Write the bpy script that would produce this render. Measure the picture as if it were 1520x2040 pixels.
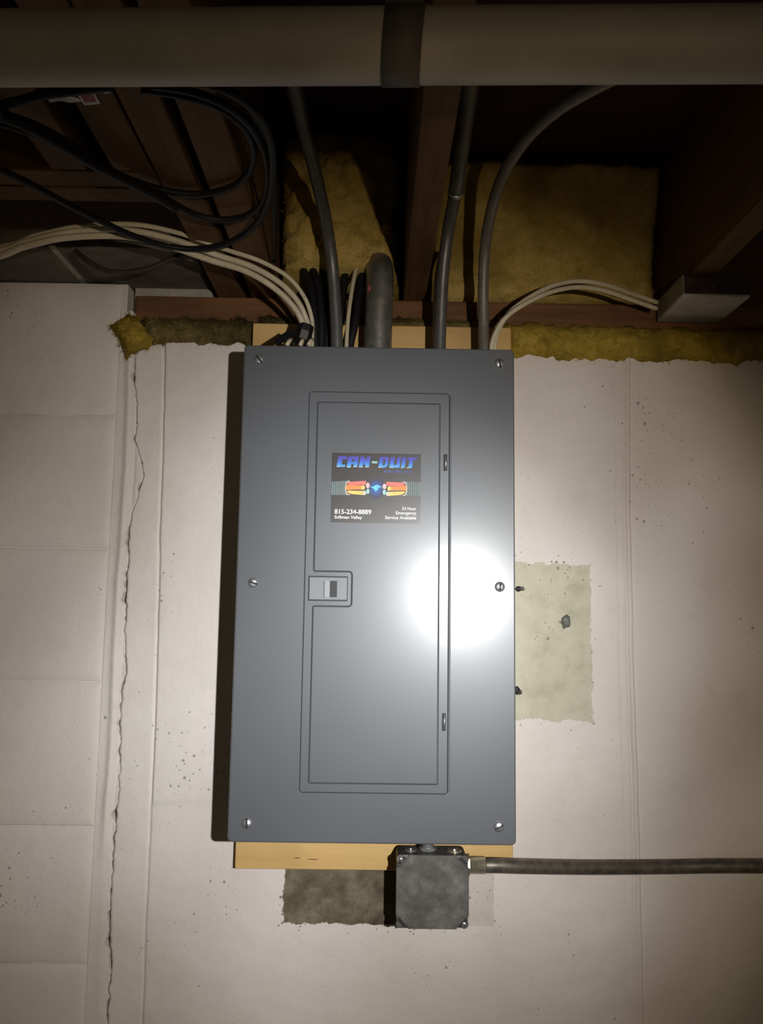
import bpy, bmesh, math, random
from mathutils import Vector, Matrix, noise as mnoise

for o in list(bpy.data.objects):
    bpy.data.objects.remove(o)
scene = bpy.context.scene
COL = scene.collection
H = 1.6                                   # eye height above the basement floor
WALL = 1.295                              # distance of the painted wall from the camera
FRONT = 1.1495                            # front of the panel cover
JOIST = H + 0.501                         # underside of the floor joists

# ------------------------------------------------------------------ camera
F_PX, CX, CY = 1646.0, 760.0, 1020.0
PITCH, YAW, ROLL = 0.1151944, 0.0093539, 0.0146568
fw = Vector((math.sin(YAW) * math.cos(PITCH), math.cos(YAW) * math.cos(PITCH), math.sin(PITCH)))
rt0 = Vector((math.cos(YAW), -math.sin(YAW), 0))
up0 = rt0.cross(fw)
rt = math.cos(ROLL) * rt0 + math.sin(ROLL) * up0
up = -math.sin(ROLL) * rt0 + math.cos(ROLL) * up0
cam_data = bpy.data.cameras.new('camera')
cam_data.sensor_fit = 'HORIZONTAL'
cam_data.sensor_width = 36.0
cam_data.lens = 36.0 * F_PX / 1520.0
cam_data.clip_start = 0.01
cam = bpy.data.objects.new('camera', cam_data)
COL.objects.link(cam)
cam.matrix_world = Matrix(((rt.x, up.x, -fw.x, 0), (rt.y, up.y, -fw.y, 0), (rt.z, up.z, -fw.z, H), (0, 0, 0, 1)))
scene.camera = cam

# ------------------------------------------------------------------ world, exposure
world = bpy.data.worlds.new('dark_basement')
scene.world = world
world.use_nodes = True
world.node_tree.nodes['Background'].inputs[0].default_value = (1.0, 0.86, 0.60, 1)
world.node_tree.nodes['Background'].inputs[1].default_value = 0.056
scene.view_settings.view_transform = 'Standard'
scene.view_settings.look = 'None'
scene.view_settings.exposure = 0.0
scene.view_settings.gamma = 1.0
scene.view_settings.use_curve_mapping = False

# ------------------------------------------------------------------ flashlight held right of the camera
LIGHT_POS = Vector((0.262, -0.17, H + 0.045))
LIGHT_AIM = Vector((-0.03, WALL, H - 0.095))
ld = bpy.data.lights.new('flashlight_beam', 'SPOT')
ld.energy = 113.0
ld.color = (0.975, 0.99, 1.0)
ld.spot_size = math.radians(88)
ld.spot_blend = 0.25
ld.shadow_soft_size = 0.011
ld.use_nodes = True
nt = ld.node_tree
em = nt.nodes['Emission']
tc = nt.nodes.new('ShaderNodeTexCoord')
sep = nt.nodes.new('ShaderNodeSeparateXYZ')
nt.links.new(tc.outputs['Normal'], sep.inputs[0])
def lmath(op, a, b=None):
    n = nt.nodes.new('ShaderNodeMath'); n.operation = op
    for i, v in enumerate((a, b)):
        if v is None: continue
        if isinstance(v, (int, float)): n.inputs[i].default_value = v
        else: nt.links.new(v, n.inputs[i])
    return n.outputs[0]
az = lmath('ABSOLUTE', sep.outputs[2])
bx_ = lmath('DIVIDE', sep.outputs[0], az)
by_ = lmath('DIVIDE', sep.outputs[1], az)
rad = lmath('SQRT', lmath('ADD', lmath('MULTIPLY', bx_, bx_), lmath('MULTIPLY', by_, by_)))
comb = nt.nodes.new('ShaderNodeCombineXYZ')
nt.links.new(bx_, comb.inputs[0]); nt.links.new(by_, comb.inputs[1])
nz = nt.nodes.new('ShaderNodeTexNoise')
nz.inputs['Scale'].default_value = 3.6; nz.inputs['Detail'].default_value = 1.0
nt.links.new(comb.outputs[0], nz.inputs['Vector'])
rad2 = lmath('ADD', rad, lmath('MULTIPLY', lmath('SUBTRACT', nz.outputs['Fac'], 0.5), 0.19))
ramp = nt.nodes.new('ShaderNodeValToRGB')          # beam profile of the reflector: neutral core, warm spill
els = ramp.color_ramp.elements
els[0].position, els[0].color = 0.0, (1.0, 1.0, 1.0, 1)
els[1].position, els[1].color = 1.0, (0.012, 0.008, 0.005, 1)
for p_, c_ in ((0.13, (0.93, 0.92, 0.91)), (0.23, (0.69, 0.67, 0.65)), (0.32, (0.43, 0.400, 0.373)), (0.42, (0.24, 0.212, 0.180)),
               (0.49, (0.138, 0.113, 0.085)), (0.55, (0.056, 0.043, 0.027)), (0.60, (0.018, 0.013, 0.008)), (0.80, (0.004, 0.003, 0.002))):
    e = els.new(p_); e.color = (*c_, 1)
nt.links.new(rad2, ramp.inputs[0])
nt.links.new(ramp.outputs[0], em.inputs['Color'])
em.inputs['Strength'].default_value = 1.0
lamp = bpy.data.objects.new('flashlight_beam', ld)
COL.objects.link(lamp)
lamp.location = LIGHT_POS
lamp.rotation_euler = (LIGHT_AIM - LIGHT_POS).to_track_quat('-Z', 'Y').to_euler()

# ------------------------------------------------------------------ helpers
def ray(px, py):
    return fw + rt * ((px - CX) / F_PX) - up * ((py - CY) / F_PX)
def at(px, py, Y):                        # the point of the vertical plane y = Y seen in that direction
    v = ray(px, py); v = v * (Y / v.y); v.z += H; return v
def atz(px, py, Z):                       # the point of the horizontal plane z = Z seen in that direction
    v = ray(px, py); v = v * ((Z - H) / v.z); v.z += H; return v

MATS = {}
class NT:
    def __init__(s, name):
        s.m = bpy.data.materials.new(name); s.m.use_nodes = True
        s.t = s.m.node_tree; s.b = s.t.nodes['Principled BSDF']
        s.tc = s.t.nodes.new('ShaderNodeTexCoord')
    def link(s, v, sock):
        if isinstance(v, (int, float)): sock.default_value = v
        elif isinstance(v, (tuple, list)):
            sock.default_value = (*v, 1) if len(v) == 3 and sock.type == 'RGBA' else v
        else: s.t.links.new(v, sock)
    def math(s, op, a, b=0.0, c=None, clamp=False):
        n = s.t.nodes.new('ShaderNodeMath'); n.operation = op; n.use_clamp = clamp
        s.link(a, n.inputs[0]); s.link(b, n.inputs[1])
        if c is not None: s.link(c, n.inputs[2])
        return n.outputs[0]
    def noise(s, scale, detail=4, rough=0.55, vec=None, dist=0.0, mapscale=None):
        n = s.t.nodes.new('ShaderNodeTexNoise')
        n.inputs['Scale'].default_value = scale; n.inputs['Detail'].default_value = detail
        n.inputs['Roughness'].default_value = rough; n.inputs['Distortion'].default_value = dist
        v = vec or s.tc.outputs['Object']
        if mapscale:
            mp = s.t.nodes.new('ShaderNodeMapping'); mp.inputs['Scale'].default_value = mapscale
            s.t.links.new(v, mp.inputs[0]); v = mp.outputs[0]
        s.t.links.new(v, n.inputs['Vector'])
        return n.outputs['Fac']
    def voronoi(s, scale, rnd=1.0):
        n = s.t.nodes.new('ShaderNodeTexVoronoi'); n.inputs['Scale'].default_value = scale
        n.inputs['Randomness'].default_value = rnd
        s.t.links.new(s.tc.outputs['Object'], n.inputs['Vector'])
        return n
    def ramp(s, fac, stops):
        n = s.t.nodes.new('ShaderNodeValToRGB'); e = n.color_ramp.elements
        e[0].position, e[0].color = stops[0][0], (*stops[0][1], 1)
        e[1].position, e[1].color = stops[-1][0], (*stops[-1][1], 1)
        for p_, c_ in stops[1:-1]:
            x = e.new(p_); x.color = (*c_, 1)
        s.link(fac, n.inputs[0]); return n.outputs[0]
    def mix(s, fac, a, b, mode='MIX'):
        n = s.t.nodes.new('ShaderNodeMix'); n.data_type = 'RGBA'; n.blend_type = mode
        s.link(fac, n.inputs[0]); s.link(a, n.inputs[6]); s.link(b, n.inputs[7]); return n.outputs[2]
    def smooth(s, v, lo, hi, a=0.0, b=1.0):
        n = s.t.nodes.new('ShaderNodeMapRange'); n.interpolation_type = 'SMOOTHSTEP'
        s.link(v, n.inputs[0]); n.inputs[1].default_value = lo; n.inputs[2].default_value = hi
        n.inputs[3].default_value = a; n.inputs[4].default_value = b; return n.outputs[0]
    def xyz(s):
        n = s.t.nodes.new('ShaderNodeSeparateXYZ'); s.t.links.new(s.tc.outputs['Object'], n.inputs[0])
        return n.outputs
    def out(s, color, rough=0.6, metal=0.0, spec=0.5, bump=None, bump_strength=0.3, bump_dist=0.002):
        s.link(color, s.b.inputs['Base Color']); s.link(rough, s.b.inputs['Roughness'])
        s.link(metal, s.b.inputs['Metallic']); s.b.inputs['Specular IOR Level'].default_value = spec
        if bump is not None:
            n = s.t.nodes.new('ShaderNodeBump'); n.inputs['Strength'].default_value = bump_strength
            n.inputs['Distance'].default_value = bump_dist
            s.link(bump, n.inputs['Height']); s.t.links.new(n.outputs[0], s.b.inputs['Normal'])
        return s.m

def simple(name, col, rough=0.5, metal=0.0, var=0.12, scale=60.0, bump=0.0, spec=0.5):
    n = NT(name)
    f = n.noise(scale, 3)
    a = tuple(c * (1 - var) for c in col); b = tuple(min(1, c * (1 + var)) for c in col)
    return n.out(n.ramp(f, ((0.3, a), (0.7, b))), rough, metal, spec, f if bump else None, bump)

def wood(name, c1, c2, axis='y', scale=14.0, rough=0.75, knots=True):
    n = NT(name)
    ms = {'x': (0.06, 1, 1), 'y': (1, 0.06, 1), 'z': (1, 1, 0.06)}[axis]
    g = n.noise(scale * 4, 6, 0.6, mapscale=ms, dist=1.2)
    l = n.noise(5.0, 3)
    col = n.ramp(g, ((0.3, c1), (0.5, tuple((a + b) / 2 for a, b in zip(c1, c2))), (0.72, c2)))
    col = n.mix(n.smooth(l, 0.45, 0.75, 0, 0.45), col, tuple(c * 0.55 for c in c1))
    return n.out(col, rough, 0, 0.3, g, 0.25, 0.001)

# painted masonry: cream paint, specks, bare patches where old boards were removed
def make_paint(name, patches):
    n = NT(name)
    x, y, z = n.xyz()
    big = n.noise(3.2, 4); mid = n.noise(14, 5, 0.6); fine = n.noise(240, 3)
    col = n.ramp(big, ((0.30, (0.67, 0.605, 0.545)), (0.5, (0.715, 0.66, 0.61)), (0.70, (0.68, 0.612, 0.58))))
    col = n.mix(n.smooth(mid, 0.52, 0.75, 0, 0.30), col, (0.56, 0.52, 0.46))
    v = n.voronoi(52); ng = n.noise(26, 4)
    cx_ = n.math('DIVIDE', n.math('SUBTRACT', x, 0.47), 0.11); cz_ = n.math('DIVIDE', n.math('SUBTRACT', z, H + 0.22), 0.13)
    clus = n.smooth(n.math('ADD', n.math('MULTIPLY', cx_, cx_), n.math('MULTIPLY', cz_, cz_)), 0.2, 1.6, 1.0, 0.0)
    dens = n.math('ADD', n.smooth(n.noise(5.5, 2), 0.50, 0.68), n.math('MULTIPLY', clus, 0.8), clamp=True)
    sp = n.math('LESS_THAN', n.math('ADD', v.outputs['Distance'], n.math('MULTIPLY', ng, 0.22)), n.math('MULTIPLY_ADD', dens, 0.11, 0.125))
    v2 = n.voronoi(105)
    sp2 = n.math('LESS_THAN', n.math('ADD', v2.outputs['Distance'], n.math('MULTIPLY', ng, 0.35)), n.math('MULTIPLY_ADD', dens, 0.10, 0.195))
    grit = n.noise(75, 6, 0.7); lumps = n.noise(28, 5, 0.65, dist=0.6)
    streak = n.noise(40, 4, 0.6, mapscale=(1, 1, 0.08))
    col = n.mix(n.smooth(grit, 0.56, 0.76, 0, 0.30), col, (0.50, 0.455, 0.39))
    height = n.math('ADD', n.math('MULTIPLY', mid, 0.9), n.math('MULTIPLY', fine, 0.22))
    height = n.math('ADD', height, n.math('ADD', n.math('MULTIPLY', grit, 0.55), n.math('MULTIPLY', lumps, 0.75)))
    height = n.math('ADD', height, n.math('MULTIPLY', streak, 0.35))
    rag = n.math('MULTIPLY', n.math('SUBTRACT', n.noise(55, 6, 0.75), 0.5), 0.026)
    rag2 = n.math('MULTIPLY', n.math('SUBTRACT', n.noise(9, 2), 0.5), 0.018)
    for (x0, x1, z0, z1, ragk, cols, amount) in patches:
        dx = n.math('SUBTRACT', n.math('ABSOLUTE', n.math('SUBTRACT', x, (x0 + x1) / 2)), (x1 - x0) / 2)
        dz = n.math('SUBTRACT', n.math('ABSOLUTE', n.math('SUBTRACT', z, (z0 + z1) / 2)), (z1 - z0) / 2)
        d = n.math('ADD', n.math('MAXIMUM', dx, dz), n.math('MULTIPLY', n.math('ADD', rag, rag2), ragk))
        mask = n.smooth(d, -0.0007, 0.0007, 1, 0)
        pn = n.noise(24, 6, 0.65)
        pc = n.ramp(pn, tuple(zip((0.32, 0.5, 0.68), cols)))
        # chipped paint flecks around the patch
        ring = n.smooth(d, 0.0, 0.04, 1, 0)
        fl = n.math('MULTIPLY', n.math('LESS_THAN', n.math('ADD', v2.outputs['Distance'], n.math('MULTIPLY', ng, 0.3)), n.math('MULTIPLY_ADD', ring, 0.32, 0.02)), ring)
        col = n.mix(n.math('MULTIPLY', fl, 0.75 * amount), col, (0.16, 0.14, 0.10))
        col = n.mix(n.math('MULTIPLY', mask, amount), col, pc)
        height = n.math('SUBTRACT', height, n.math('MULTIPLY', mask, 0.5 * amount))
    holes = n.math('MAXIMUM', sp, sp2)
    col = n.mix(n.math('MULTIPLY', holes, 0.62), col, (0.13, 0.115, 0.10))
    height = n.math('SUBTRACT', height, n.math('MULTIPLY', holes, 0.8))
    return n.out(col, 0.62, 0, 0.35, height, 0.46, 0.0026)

pA, pB = at(1000, 1124, WALL), at(1180, 1437, WALL)
qA, qB = at(566, 1712, WALL), at(842, 1843, WALL)
sA, sB = at(842, 1712, WALL), at(983, 1846, WALL)
cement = ((0.42, 0.395, 0.285), (0.52, 0.488, 0.365), (0.57, 0.54, 0.415))
dirty = ((0.06, 0.042, 0.022), (0.13, 0.108, 0.066), (0.24, 0.215, 0.15))
greyp = ((0.50, 0.45, 0.40), (0.56, 0.51, 0.455), (0.60, 0.55, 0.49))
MATS['paint'] = make_paint('painted_concrete', (
    (pA.x, pB.x, pB.z, pA.z, 1.0, cement, 1.0), (qA.x, qB.x, qB.z, qA.z, 0.7, dirty, 1.0), (sA.x, sB.x, sB.z, sA.z, 0.25, greyp, 0.8)))
MATS['paint_block'] = make_paint('painted_block', ())
MATS['bare_block'] = simple('bare_concrete_block', (0.12, 0.10, 0.085), 0.9, 0, 0.25, 40, 0.5)
MATS['mortar'] = simple('mortar', (0.36, 0.33, 0.28), 0.9, 0, 0.2, 60, 0.5)
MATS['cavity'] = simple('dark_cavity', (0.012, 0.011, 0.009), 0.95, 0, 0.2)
MATS['floor'] = simple('concrete_floor', (0.22, 0.20, 0.18), 0.85, 0, 0.2, 12, 0.3)
MATS['subfloor'] = wood('subfloor_wood', (0.05, 0.022, 0.012), (0.10, 0.045, 0.022), 'x')
MATS['joist'] = wood('joist_wood', (0.085, 0.040, 0.015), (0.165, 0.085, 0.034), 'y')
MATS['joist_x'] = wood('header_wood', (0.085, 0.038, 0.014), (0.155, 0.078, 0.03), 'x')
MATS['sill'] = wood('sill_wood', (0.12, 0.05, 0.02), (0.22, 0.105, 0.046), 'x')
MATS['plywood'] = wood('plywood', (0.55, 0.33, 0.11), (0.70, 0.48, 0.20), 'x', 5, 0.55)

def make_insul(name, a, b, c):
    n = NT(name)
    f = n.noise(45, 7, 0.7, dist=0.8); g = n.noise(7, 3); k = n.noise(300, 3, 0.7)
    col = n.ramp(f, ((0.28, a), (0.5, b), (0.72, c)))
    col = n.mix(n.smooth(g, 0.42, 0.68, 0, 0.75), col, tuple(v * 0.5 for v in a))
    return n.out(col, 1.0, 0, 0.05, n.math('ADD', f, n.math('MULTIPLY', k, 0.5)), 0.9, 0.006)
MATS['insulation'] = make_insul('fibreglass_batt', (0.46, 0.31, 0.07), (0.60, 0.43, 0.13), (0.68, 0.52, 0.20))
MATS['insulation_yellow'] = make_insul('fibreglass_strip', (0.24, 0.165, 0.03), (0.44, 0.30, 0.045), (0.58, 0.43, 0.11))
MATS['insulation_dirty'] = make_insul('dusty_fibreglass_strip', (0.10, 0.075, 0.028), (0.18, 0.137, 0.05), (0.33, 0.265, 0.10))

def make_enamel(name, col, rough, coat=0.45):
    n = NT(name)
    f = n.noise(900, 2); g = n.noise(6, 2)
    c = n.mix(n.smooth(g, 0.3, 0.7, 0, 1), col, tuple(v * 1.06 for v in col))
    r = n.math('MULTIPLY_ADD', f, 0.06, rough)
    n.b.inputs['Coat Weight'].default_value = coat; n.b.inputs['Coat Roughness'].default_value = 0.225
    return n.out(c, r, 0.0, 0.5, f, 0.03, 0.0004)
MATS['enamel'] = make_enamel('grey_panel_enamel', (0.094, 0.101, 0.112), 0.40)
MATS['latch_plastic'] = make_enamel('grey_latch_plastic', (0.19, 0.194, 0.20), 0.45, 0.0)
MATS['latch_dark'] = simple('latch_shadow_gap', (0.022, 0.023, 0.025), 0.6)
MATS['chrome'] = simple('zinc_plated_steel', (0.62, 0.63, 0.64), 0.34, 0.85, 0.06, 200)
MATS['slot_black'] = simple('slot_black', (0.012, 0.012, 0.013), 0.6)
MATS['galv'] = simple('galvanised_steel', (0.30, 0.295, 0.27), 0.42, 0.75, 0.25, 70, 0.15)
MATS['emt'] = simple('dull_conduit_steel', (0.135, 0.13, 0.125), 0.42, 0.45, 0.15, 90, 0.1)
MATS['emt_dark'] = simple('dark_weathered_conduit', (0.15, 0.13, 0.105), 0.42, 0.55, 0.35, 70, 0.06)
MATS['emt_flex'] = simple('grey_flexible_conduit', (0.17, 0.155, 0.135), 0.45, 0.2, 0.12, 90, 0.1)
MATS['brass'] = simple('yellowed_zinc_fitting', (0.55, 0.50, 0.36), 0.35, 0.8, 0.15, 90, 0.1)
def make_boxsteel():
    n = NT('dark_mottled_box_steel')
    f = n.noise(38, 7, 0.7); g = n.noise(9, 3); s = n.noise(220, 2)
    col = n.ramp(f, ((0.25, (0.07, 0.06, 0.055)), (0.5, (0.125, 0.115, 0.105)), (0.78, (0.25, 0.24, 0.225))))
    col = n.mix(n.smooth(g, 0.45, 0.7, 0, 0.5), col, (0.075, 0.06, 0.055))
    return n.out(col, n.math('MULTIPLY_ADD', f, 0.2, 0.42), 0.45, 0.4, s, 0.1, 0.0005)
MATS['boxsteel'] = make_boxsteel()
MATS['pvc'] = simple('dusty_white_pipe', (0.38, 0.345, 0.28), 0.55, 0, 0.1, 18, 0.05)
MATS['strap'] = simple('dark_strap', (0.085, 0.074, 0.066), 0.6, 0, 0.3, 20, 0, 0.25)
def make_romex():
    n = NT('white_cable_sheath')
    f = n.noise(30, 4); k = n.noise(180, 2)
    col = n.ramp(f, ((0.3, (0.50, 0.43, 0.30)), (0.7, (0.66, 0.59, 0.44))))
    col = n.mix(n.math('MULTIPLY', n.smooth(k, 0.62, 0.70), 0.35), col, (0.15, 0.11, 0.07))
    return n.out(col, 0.5, 0, 0.4)
MATS['romex'] = make_romex()
MATS['old_cable'] = simple('dark_brown_cable', (0.045, 0.032, 0.027), 0.6, 0, 0.2, 40, 0, 0.25)
MATS['plug'] = simple('grey_anchor_plug', (0.15, 0.15, 0.13), 0.65, 0.1, 0.4, 200, 0.3)
MATS['black_cable'] = simple('black_cable_sheath', (0.010, 0.0095, 0.0105), 0.55, 0, 0.2, 40, 0, 0.22)
MATS['black_tape'] = simple('black_tape', (0.010, 0.0095, 0.011), 0.45, 0, 0.2, 40, 0, 0.25)
MATS['white_box'] = simple('chipped_white_paint', (0.46, 0.43, 0.40), 0.7, 0, 0.18, 30, 0.2)
MATS['rust'] = simple('dark_brown_steel', (0.055, 0.035, 0.035), 0.55, 0.3, 0.4, 40, 0.2)
MATS['green_steel'] = simple('dull_green_steel', (0.27, 0.25, 0.18), 0.6, 0.3, 0.2, 40, 0.2)
MATS['red_tag'] = simple('dull_red_print', (0.30, 0.06, 0.06), 0.6, 0, 0.2, 60)
MATS['paper'] = simple('old_white_paper', (0.72, 0.66, 0.60), 0.8, 0, 0.2, 60)
MATS['card_black'] = simple('card_charcoal', (0.046, 0.040, 0.037), 0.33, 0, 0.12, 90)
MATS['print_white'] = simple('print_white', (0.80, 0.79, 0.77), 0.5, 0, 0.02)
def make_grad():
    n = NT('print_blue_gradient'); z = n.xyz()[2]
    c = n.ramp(n.smooth(z, H + 0.1955, H + 0.2095), ((0.0, (0.08, 0.40, 0.80)), (0.45, (0.035, 0.17, 0.70)), (1.0, (0.07, 0.05, 0.45))))
    return n.out(c, 0.5)
MATS['print_blue'] = make_grad()
MATS['print_navy'] = simple('print_navy', (0.06, 0.13, 0.42), 0.5, 0, 0.02)
MATS['print_red'] = simple('print_red', (0.80, 0.18, 0.15), 0.5, 0, 0.1, 200)
MATS['print_orange'] = simple('print_orange', (0.80, 0.27, 0.05), 0.5, 0, 0.15, 200)
MATS['print_yellow'] = simple('print_yellow', (0.80, 0.58, 0.13), 0.5, 0, 0.1, 200)
MATS['print_pink'] = simple('print_pink', (0.80, 0.52, 0.52), 0.5, 0, 0.1, 200)
MATS['print_mint'] = simple('print_mint', (0.33, 0.62, 0.58), 0.5, 0, 0.1, 200)
MATS['print_cyan'] = simple('print_cyan', (0.16, 0.62, 0.85), 0.5, 0, 0.1, 200)
MATS['print_cream'] = simple('print_cream', (0.60, 0.58, 0.48), 0.5, 0, 0.1, 200)
MATS['print_steel'] = simple('print_steel', (0.16, 0.21, 0.205), 0.5, 0, 0.1, 200)
MATS['print_steel_dark'] = simple('print_steel_dark', (0.075, 0.10, 0.10), 0.5, 0, 0.1, 200)
MATS['print_brown'] = simple('print_brown', (0.20, 0.06, 0.03), 0.5, 0, 0.1, 200)

def link(name, me, mat, parent=None, smooth=False):
    o = bpy.data.objects.new(name, me)
    COL.objects.link(o)
    if mat: me.materials.append(MATS[mat])
    if parent is not None:
        o.parent = parent
        o.matrix_parent_inverse = Matrix.Translation(-Vector(parent.location)) if parent.parent is None else Matrix.Identity(4)
    if smooth:
        for p_ in me.polygons: p_.use_smooth = True
    return o
def mesh_obj(name, verts, faces, mat, parent=None, smooth=False):
    me = bpy.data.meshes.new(name); me.from_pydata([tuple(v) for v in verts], [], faces); me.update()
    return link(name, me, mat, parent, smooth)
def bm_obj(name, bm, mat, parent=None, smooth=False, recalc=True):
    if recalc: bmesh.ops.recalc_face_normals(bm, faces=bm.faces)
    me = bpy.data.meshes.new(name); bm.to_mesh(me); bm.free()
    return link(name, me, mat, parent, smooth)
def thing(name, label, cat, loc, group=None):
    o = bpy.data.objects.new(name, None); COL.objects.link(o)
    o.empty_display_size = 0.02; o.location = loc
    return tag(o, label, cat, group)
def tag(o, label, cat, group=None):
    o['label'] = label; o['category'] = cat
    if group: o['group'] = group
    return o
def box_bm(x0, x1, y0, y1, z0, z1, bevel=0.0, seg=2, bm=None):
    bm2 = bmesh.new()
    bmesh.ops.create_cube(bm2, size=1.0)
    for v in bm2.verts:
        v.co = Vector(((x0 + x1) / 2 + v.co.x * (x1 - x0), (y0 + y1) / 2 + v.co.y * (y1 - y0), (z0 + z1) / 2 + v.co.z * (z1 - z0)))
    if bevel: bmesh.ops.bevel(bm2, geom=bm2.edges[:], offset=bevel, segments=seg, affect='EDGES', profile=0.5)
    if bm is None: return bm2
    me = bpy.data.meshes.new('t'); bm2.to_mesh(me); bm.from_mesh(me); bpy.data.meshes.remove(me); bm2.free()
    return bm
def box(name, x0, x1, y0, y1, z0, z1, mat, parent=None, bevel=0.0, seg=2):
    return bm_obj(name, box_bm(x0, x1, y0, y1, z0, z1, bevel, seg), mat, parent)
def catmull(pts, n=8):
    pts = [Vector(p_) for p_ in pts]; out = []
    P = [pts[0] * 2 - pts[1]] + pts + [pts[-1] * 2 - pts[-2]]
    for i in range(1, len(P) - 2):
        a, b, c, d = P[i - 1], P[i], P[i + 1], P[i + 2]
        for k in range(n):
            t = k / n
            out.append(0.5 * ((2 * b) + (c - a) * t + (2 * a - 5 * b + 4 * c - d) * t * t + (3 * b - a - 3 * c + d) * t ** 3))
    out.append(pts[-1]); return out
def tube_geo(path, r, seg=12, flat=1.0):
    path = [Vector(p_) for p_ in path]; V, Fc = [], []
    t = (path[1] - path[0]).normalized()
    nrm = t.orthogonal().normalized()
    for i, p_ in enumerate(path):
        t2 = (path[min(i + 1, len(path) - 1)] - path[max(i - 1, 0)]).normalized()
        q = t.rotation_difference(t2); nrm = (q @ nrm); nrm = (nrm - t2 * nrm.dot(t2)).normalized(); t = t2
        bn = t.cross(nrm)
        rr = r[i] if isinstance(r, (list, tuple)) else r
        for k in range(seg):
            a = 2 * math.pi * k / seg
            V.append(p_ + nrm * math.cos(a) * rr + bn * math.sin(a) * rr * flat)
    n = len(path)
    for i in range(n - 1):
        for k in range(seg):
            Fc.append((i * seg + k, i * seg + (k + 1) % seg, (i + 1) * seg + (k + 1) % seg, (i + 1) * seg + k))
    Fc.append(tuple(range(seg))[::-1]); Fc.append(tuple(range((n - 1) * seg, n * seg)))
    return V, Fc
def tube(name, pts, r, mat, parent=None, seg=12, smooth_path=True, n=8, flat=1.0):
    path = catmull(pts, n) if smooth_path and len(pts) > 2 else pts
    V, Fc = tube_geo(path, r, seg, flat)
    o = mesh_obj(name, V, Fc, mat, parent, True)
    return o
def px_path(pts): return [at(x, y, Y) for x, y, Y in pts]

def fractal(p_, H_=0.9, octs=4): return mnoise.fractal(p_, H_, 2.0, octs)

# ================================================================== the setting
fl = box('floor', -2.2, 2.4, -2.2, WALL + 0.5, -0.1, 0.0, 'floor'); fl['kind'] = 'structure'
ce = box('ceiling', -2.2, 2.4, -0.9, 2.3, JOIST + 0.235, JOIST + 0.255, 'subfloor'); ce['kind'] = 'structure'

# crack line between the block wall and the poured wall
CR = [(785, -20), (785, 370), (795, 480), (795, 600), (785, 700), (815, 780), (830, 850), (840, 900), (825, 940), (800, 1020), (775, 1090), (765, 1140),
      (750, 1240), (748, 1380), (740, 1490), (735, 1600), (738, 1660), (725, 1800), (730, 1940), (738, 2040)]
crack_px = [(x / 2.915, y / 2.915 + 640) for x, y in CR]
crack_px += [(x / 2.915, y / 2.915 + 1340) for x, y in ((712, 100), (700, 220), (697, 340), (700, 430), (700, 510), (690, 640), (683, 770), (672, 900),
             (660, 1050), (655, 1180), (648, 1280), (642, 1420), (640, 1590), (655, 1670), (640, 1780), (632, 1880), (625, 2040))]
crack = [at(x, y, WALL) for x, y in crack_px]
def interp(poly, z):
    if z >= poly[0].z: return poly[0].x
    for a, b in zip(poly, poly[1:]):
        if a.z >= z >= b.z: return a.x + (b.x - a.x) * (a.z - z) / max(1e-9, a.z - b.z)
    return poly[-1].x
def crack_x(z):
    return interp(crack, z) + 0.0020 * fractal(Vector((0, 3.1, z * 70)), 0.6, 4)
def crack_w(z):
    k = mnoise.noise(Vector((7.7, 0.3, z * 26))) + 0.7 * mnoise.noise(Vector((1.7, 5.3, z * 95)))
    b_ = max(0.0, mnoise.noise(Vector((4.4, 8.3, z * 60))) - 0.18)
    return 0.0009 + max(0.0, k * 1.0 + 0.10) * 0.0055 + b_ * 0.012

def ripple(x, z, k=1.0):
    return k * (0.0016 * fractal(Vector((x * 5, 1.3, z * 5)), 0.9, 4) + 0.0006 * fractal(Vector((x * 30, 4.1, z * 30)), 0.8, 3))
seamL = [at(330, 690, WALL), at(327, 850, WALL), at(321, 1020, WALL), at(316, 1250, WALL), at(308, 1500, WALL), at(292, 1850, WALL), at(286, 2040, WALL)]
seamR = [at(1243, 700, WALL), at(1244, 1000, WALL), at(1250, 1300, WALL), at(1262, 1700, WALL), at(1270, 2040, WALL)]
def bump1(d, w): return math.exp(-(d / w) ** 2)
def step(d, w): return 1 / (1 + math.exp(-max(-30, min(30, d / w))))
def back_depth(x, z):
    d = ripple(x, z)
    jl = 0.0012 * mnoise.noise(Vector((2.2, 0, z * 22)))
    kl = 1.0 if z > H - 0.30 else 0.45
    dl = x - interp(seamL, z) - jl
    d += kl * (-0.0030 * step(dl, 0.0008) + 0.0022 * bump1(dl + 0.002, 0.0022))
    d += kl * 0.003 * step(x - interp(seamL, z) - 0.05, 0.02)
    jr = 0.0012 * mnoise.noise(Vector((6.2, 0, z * 16)))
    dr = x - interp(seamR, z) - jr
    kr = 0.75 + 0.5 * mnoise.noise(Vector((9.0, 2.0, z * 6)))
    d += kr * (0.0028 * bump1(dr, 0.0016) - 0.0026 * bump1(dr - 0.006, 0.003) + 0.0026 * bump1(dr - 0.011, 0.0016) + 0.0014 * bump1(dr + 0.012, 0.0016))
    return d
def spaced(lo, hi, coarse, fine, spots, half):
    xs = [lo]; x = lo
    while x < hi - 1e-9:
        st = fine if any(abs(x - s) < half for s in spots) else coarse
        x = min(hi, x + st); xs.append(x)
    return xs
WALL_TOP = H + 0.432
zs = spaced(0.0, WALL_TOP, 0.05, 0.0045, [H - 0.15], 0.62)
zs = [z for z in zs]
V, Fc = [], []
xs = spaced(0.0, 1.95, 0.014, 0.0011, [0.05, 0.70, 0.715], 0.022)      # offset from the crack (seams fall inside)
ncol = None
rows = []
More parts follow.
